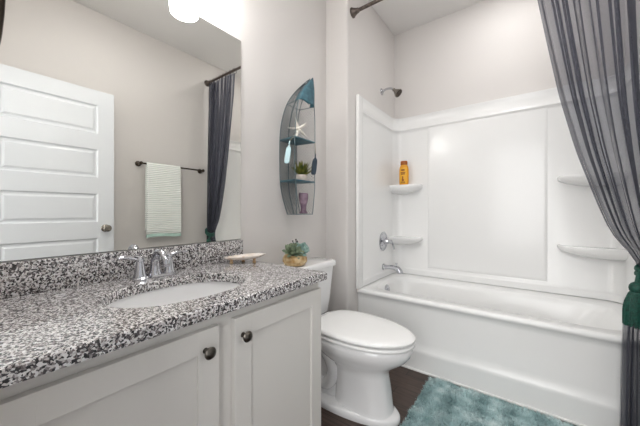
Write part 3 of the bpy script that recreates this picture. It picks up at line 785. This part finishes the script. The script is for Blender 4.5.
def agave():
    z = BZ0+(BZ1-BZ0)*.245+.0005; c = (.088, 1.352)
    t = thing('potted_agave', 'spiky olive green plant in a small white pot on the boat rack shelf', 'plant', (*c, z))
    bm = bm_new(); lathe(bm, [(.026, 0), (.034, .010), (.037, .025), (.034, .040), (.031, .040), (.029, .034), (.001, .034)], (*c, z)); obj('pot', bm, 'potwhite', t)
    rnd = random.Random(11)
    for k in range(26):
        a = 2.4*k; el = .25+1.15*(k/26); L = .092+rnd.uniform(-.012, .012)
        d = Vector((math.cos(a)*math.cos(el), math.sin(a)*math.cos(el), math.sin(el))); p = Vector((*c, z+.034)); bend = Vector((0, 0, .012))
        if (p+d*L).x < .012: d.x *= .3
        sd = d.cross(Vector((0, 0, 1))).normalized(); nr = sd.cross(d).normalized(); rings = []
        for f, wv in ((0, .006), (.3, .0100), (.6, .0085), (.85, .0048), (1, .0004)):
            q = p+d*L*f+bend*f*f; rings.append([q+sd*wv, q+nr*wv*.35, q-sd*wv, q-nr*wv*.5])
        bm = bm_new(); loft(bm, rings); obj('leaf', bm, 'agave', t)
agave()
def vase():
    c = (.092, 1.368); z = BZ0+.0045
    bm = bm_new(); lathe(bm, [(.026, 0), (.027, .004), (.018, .018), (.018, .045), (.027, .08), (.031, .105), (.029, .125), (.026, .130), (.024, .126), (.026, .105), (.014, .05), (.001, .012)], (*c, z))
    tag(obj('vase', bm, 'lavender'), 'small mauve ceramic vase in the bottom of the boat rack', 'vase')
vase()

# ------------------------------------------------------------------ succulent in gilded bowl, on the tank lid
def succulent():
    c = (.128, 1.246); z = .7432
    t = thing('potted_succulent', 'blue-green succulents in a round gold bowl on the toilet tank lid', 'plant', (*c, z))
    bm = bm_new(); lathe(bm, [(.045, 0), (.060, .006), (.073, .026), (.072, .046), (.062, .062), (.058, .064), (.054, .058), (.001, .056)], (*c, z), n=32); obj('bowl', bm, 'gold', t)
    bm = bm_new(); lathe(bm, [(.054, 0), (.03, .006), (.001, .008)], (*c, z+.056)); obj('soil', bm, 'soil', t)
    rnd = random.Random(5)
    def rosette(cx, cy, cz, R, tilt, m, n=22, fat=.34):
        ax = Vector(tilt).normalized(); Rm = axis_mat(ax); o = Vector((cx, cy, cz)); bm = bm_new()
        for k in range(n):
            f = k/n; a = 2.39996*k; el = .15+1.2*f; L = R*(1-.55*f)
            d = Rm @ Vector((math.cos(a)*math.cos(el), math.sin(a)*math.cos(el), math.sin(el)))
            upv = Rm @ Vector((0, 0, 1)); sd = d.cross(upv).normalized(); nr = sd.cross(d).normalized(); rings = []
            for q, wv in ((0, .25), (.3, .7), (.62, 1.0), (.85, .75), (1.0, .12)):
                p = o+d*L*q+nr*L*.15*q*q; ww = L*fat*wv
                rings.append([p+sd*ww, p+sd*ww*.5+nr*ww*.25, p-sd*ww*.5+nr*ww*.25, p-sd*ww, p-nr*ww*.4])
            loft(bm, rings)
        obj('rosette', bm, m, t, angle=60)
    cx, cy = c
    rosette(cx+.022, cy+.018, z+.080, .062, (.8, -.2, .9), 'succ')
    rosette(cx+.004, cy-.038, z+.082, .060, (.3, -.9, .9), 'succ2', fat=.22)
    rosette(cx-.022, cy+.046, z+.088, .056, (.2, .8, .8), 'succ')
    rosette(cx-.012, cy+.0, z+.100, .052, (0, -.1, 1), 'succ2', fat=.3)
    rosette(cx+.030, cy-.022, z+.078, .048, (.9, -.5, .5), 'succ2', fat=.3)
    rosette(cx+.022, cy+.058, z+.098, .044, (.8, .5, .6), 'succ', n=12, fat=.5)
    for dx, dy, h in ((-.01, -.008, .142), (.004, .004, .150), (.0, .02, .138)):
        bm = bm_new(); tube(bm, [(cx+dx*.5, cy+dy*.5, z+.08), (cx+dx, cy+dy, z+h)], .0016, 5); ball(bm, (cx+dx, cy+dy, z+h+.002), .0052, n=8); obj('flower_bud', bm, 'bud', t)
succulent()

# ------------------------------------------------------------------ shell dish on the counter
def dish():
    c = Vector((.110, .885, CZT)); t = thing('shell_dish', 'pearly shell soap dish on small feet at the counter end by the backsplash', 'dish', c)
    ax = Vector((.62, .78, 0)).normalized(); sd = Vector((-ax.y, ax.x, 0))
    bm = bm_new(); n = 48; rings = []
    for k, z in ((.35, .016), (.75, .020), (.97, .030), (1.0, .034), (.96, .0345), (.72, .026), (.35, .021), (.02, .020)):
        r = []
        for i in range(n):
            a = 2*PI*i/n; sc = 1+.035*math.cos(9*a)*k
            rx = .098*(1.08 if math.cos(a) > 0 else .95)*(1-.12*math.sin(a)**2); ry = .056*(1+.18*math.cos(a))
            p = c+ax*rx*k*sc*math.cos(a)+sd*ry*k*sc*math.sin(a); r.append((p.x, p.y, CZT+z+.006*math.cos(a)*k+.0012*math.cos(18*a)*k))
        rings.append(r)
    loft(bm, rings); obj('shell', bm, 'shell', t, angle=60)
    for u, v in ((-.055, -.018), (.052, -.022), (0, .030)):
        p = c+ax*u+sd*v; bm = bm_new(); lathe(bm, [(.007, .0), (.009, .004), (.006, .012), (.008, .024)], (p.x, p.y, CZT+.0003), n=12); obj('foot', bm, 'shellamber', t)
dish()

# ------------------------------------------------------------------ towel bar + towel (seen in the mirror)
t = thing('towel_bar', 'dark bronze towel bar on the wall reflected in the mirror', 'towel bar', (W, 1.4, 1.515))
bm = bm_new(); tube(bm, [(W-.068, 1.10, 1.515), (W-.068, 1.72, 1.515)], .0085, 12); obj('bar', bm, 'bronze', t)
for y in (1.10, 1.72):
    bm = bm_new(); lathe(bm, [(.026, .001), (.026, .006), (.016, .012), (.011, .03), (.012, .055), (.016, .06), (.016, .076), (.010, .080)], (W, y, 1.515), (-1, 0, 0)); obj('bracket', bm, 'bronze', t)
def towel():
    t = thing('hand_towel', 'white and pale green striped hand towel folded over the bronze bar', 'towel', (W-.07, 1.31, 1.52))
    y0, y1 = 1.145, 1.462; xb = W-.068; R = .0125
    prof = []
    for k in range(30): prof.append((xb-R-.004-.010*math.sin(PI*k/30)*.6, .845+(1.515-.845)*k/30))
    for k in range(9):
        a = PI-PI*k/8; prof.append((xb+R*math.cos(a), 1.515+R*math.sin(a)))
    for k in range(1, 28): prof.append((xb+R, 1.515-(1.515-.88)*k/27))
    def sheet(pr, m, nm, par=t):
        bm = bm_new(); rows = []
        for x, z in pr:
            dr = (1.515-z)
            rows.append([(x+.0035*math.sin(j/40*11)*min(1, max(0, dr)*2), y0+(y1-y0)*j/40-(.006*dr if j < 20 else -.006*dr), z+(.006*math.sin(j/40*5) if z < .9 else 0)) for j in range(41)])
        loft(bm, rows, False, False, closed=False)
        o = obj(nm, bm, m, par, angle=60); s = o.modifiers.new('solid', 'SOLIDIFY'); s.thickness = .006; s.offset = 0; return o
    sheet(prof, 'towel', 'cloth')
    sheet([(prof[0][0], .815+.006*k) for k in range(6)], 'towelhem', 'hem')
towel()
# towel ring on the near wall beside the mirror, only its edge shows
t = thing('towel_ring', 'bronze towel ring on the near wall at the left edge, over the counter', 'towel ring', (.568, NY, 1.488))
bm = bm_new(); lathe(bm, [(.024, .001), (.024, .006), (.012, .012), (.010, .04), (.012, .058)], (.568, NY, 1.488), (0, 1, 0)); obj('bracket', bm, 'bronze', t)
bm = bm_new(); tube(bm, [(.568+.080*math.cos(a), NY+.050, 1.403+.080*math.sin(a)) for a in [2*PI*m/48 for m in range(49)]], .0035, 8, False); obj('ring', bm, 'bronze', t)

# ------------------------------------------------------------------ bath rug
def rug():
    t = thing('bath_rug', 'pale teal shag bath rug on the dark floor beside the tub', 'rug', (1.13, 1.56, 0))
    x0, x1, y0, y1 = .737, 1.52, 1.27, 1.850
    obj('backing', one(box, x0, x1, y0, y1, .0008, .006, .002), 'rugbase', t)
    rnd = random.Random(9); me_v = []; me_f = []
    N = 42000
    for k in range(N):
        x = rnd.uniform(x0+.002, x1-.002); y = rnd.uniform(y0+.002, y1-.002)
        clump = .5*math.sin(x*93+4*math.sin(y*37+x*11))*math.sin(y*81+4*math.sin(x*43+y*17))+.5*math.sin(x*41+y*57+3*math.sin(y*29))
        h = .016+.006*clump+rnd.uniform(-.003, .003)
        a = rnd.uniform(0, 2*PI); w_ = .0016
        lean = Vector((rnd.gauss(0, .007)+.006*math.sin(y*50), rnd.gauss(0, .007)+.006*math.cos(x*46), 0))
        s = Vector((math.cos(a)*w_, math.sin(a)*w_, 0)); p = Vector((x, y, .005)); b = len(me_v)
        me_v += [p-s, p+s, p+lean*.45+Vector((0, 0, h*.6))+s, p+lean*.45+Vector((0, 0, h*.6))-s, p+lean+Vector((0, 0, h))]
        me_f += [(b, b+1, b+2, b+3), (b+3, b+2, b+4)]
    me = bpy.data.meshes.new('pile'); me.from_pydata(me_v, [], me_f); me.materials.append(M['pile'])
    o = bpy.data.objects.new('pile', me); COL.objects.link(o); o.parent = t; o.matrix_parent_inverse = Matrix.Translation(t.location).inverted(); o['kind'] = 'stuff'
rug()
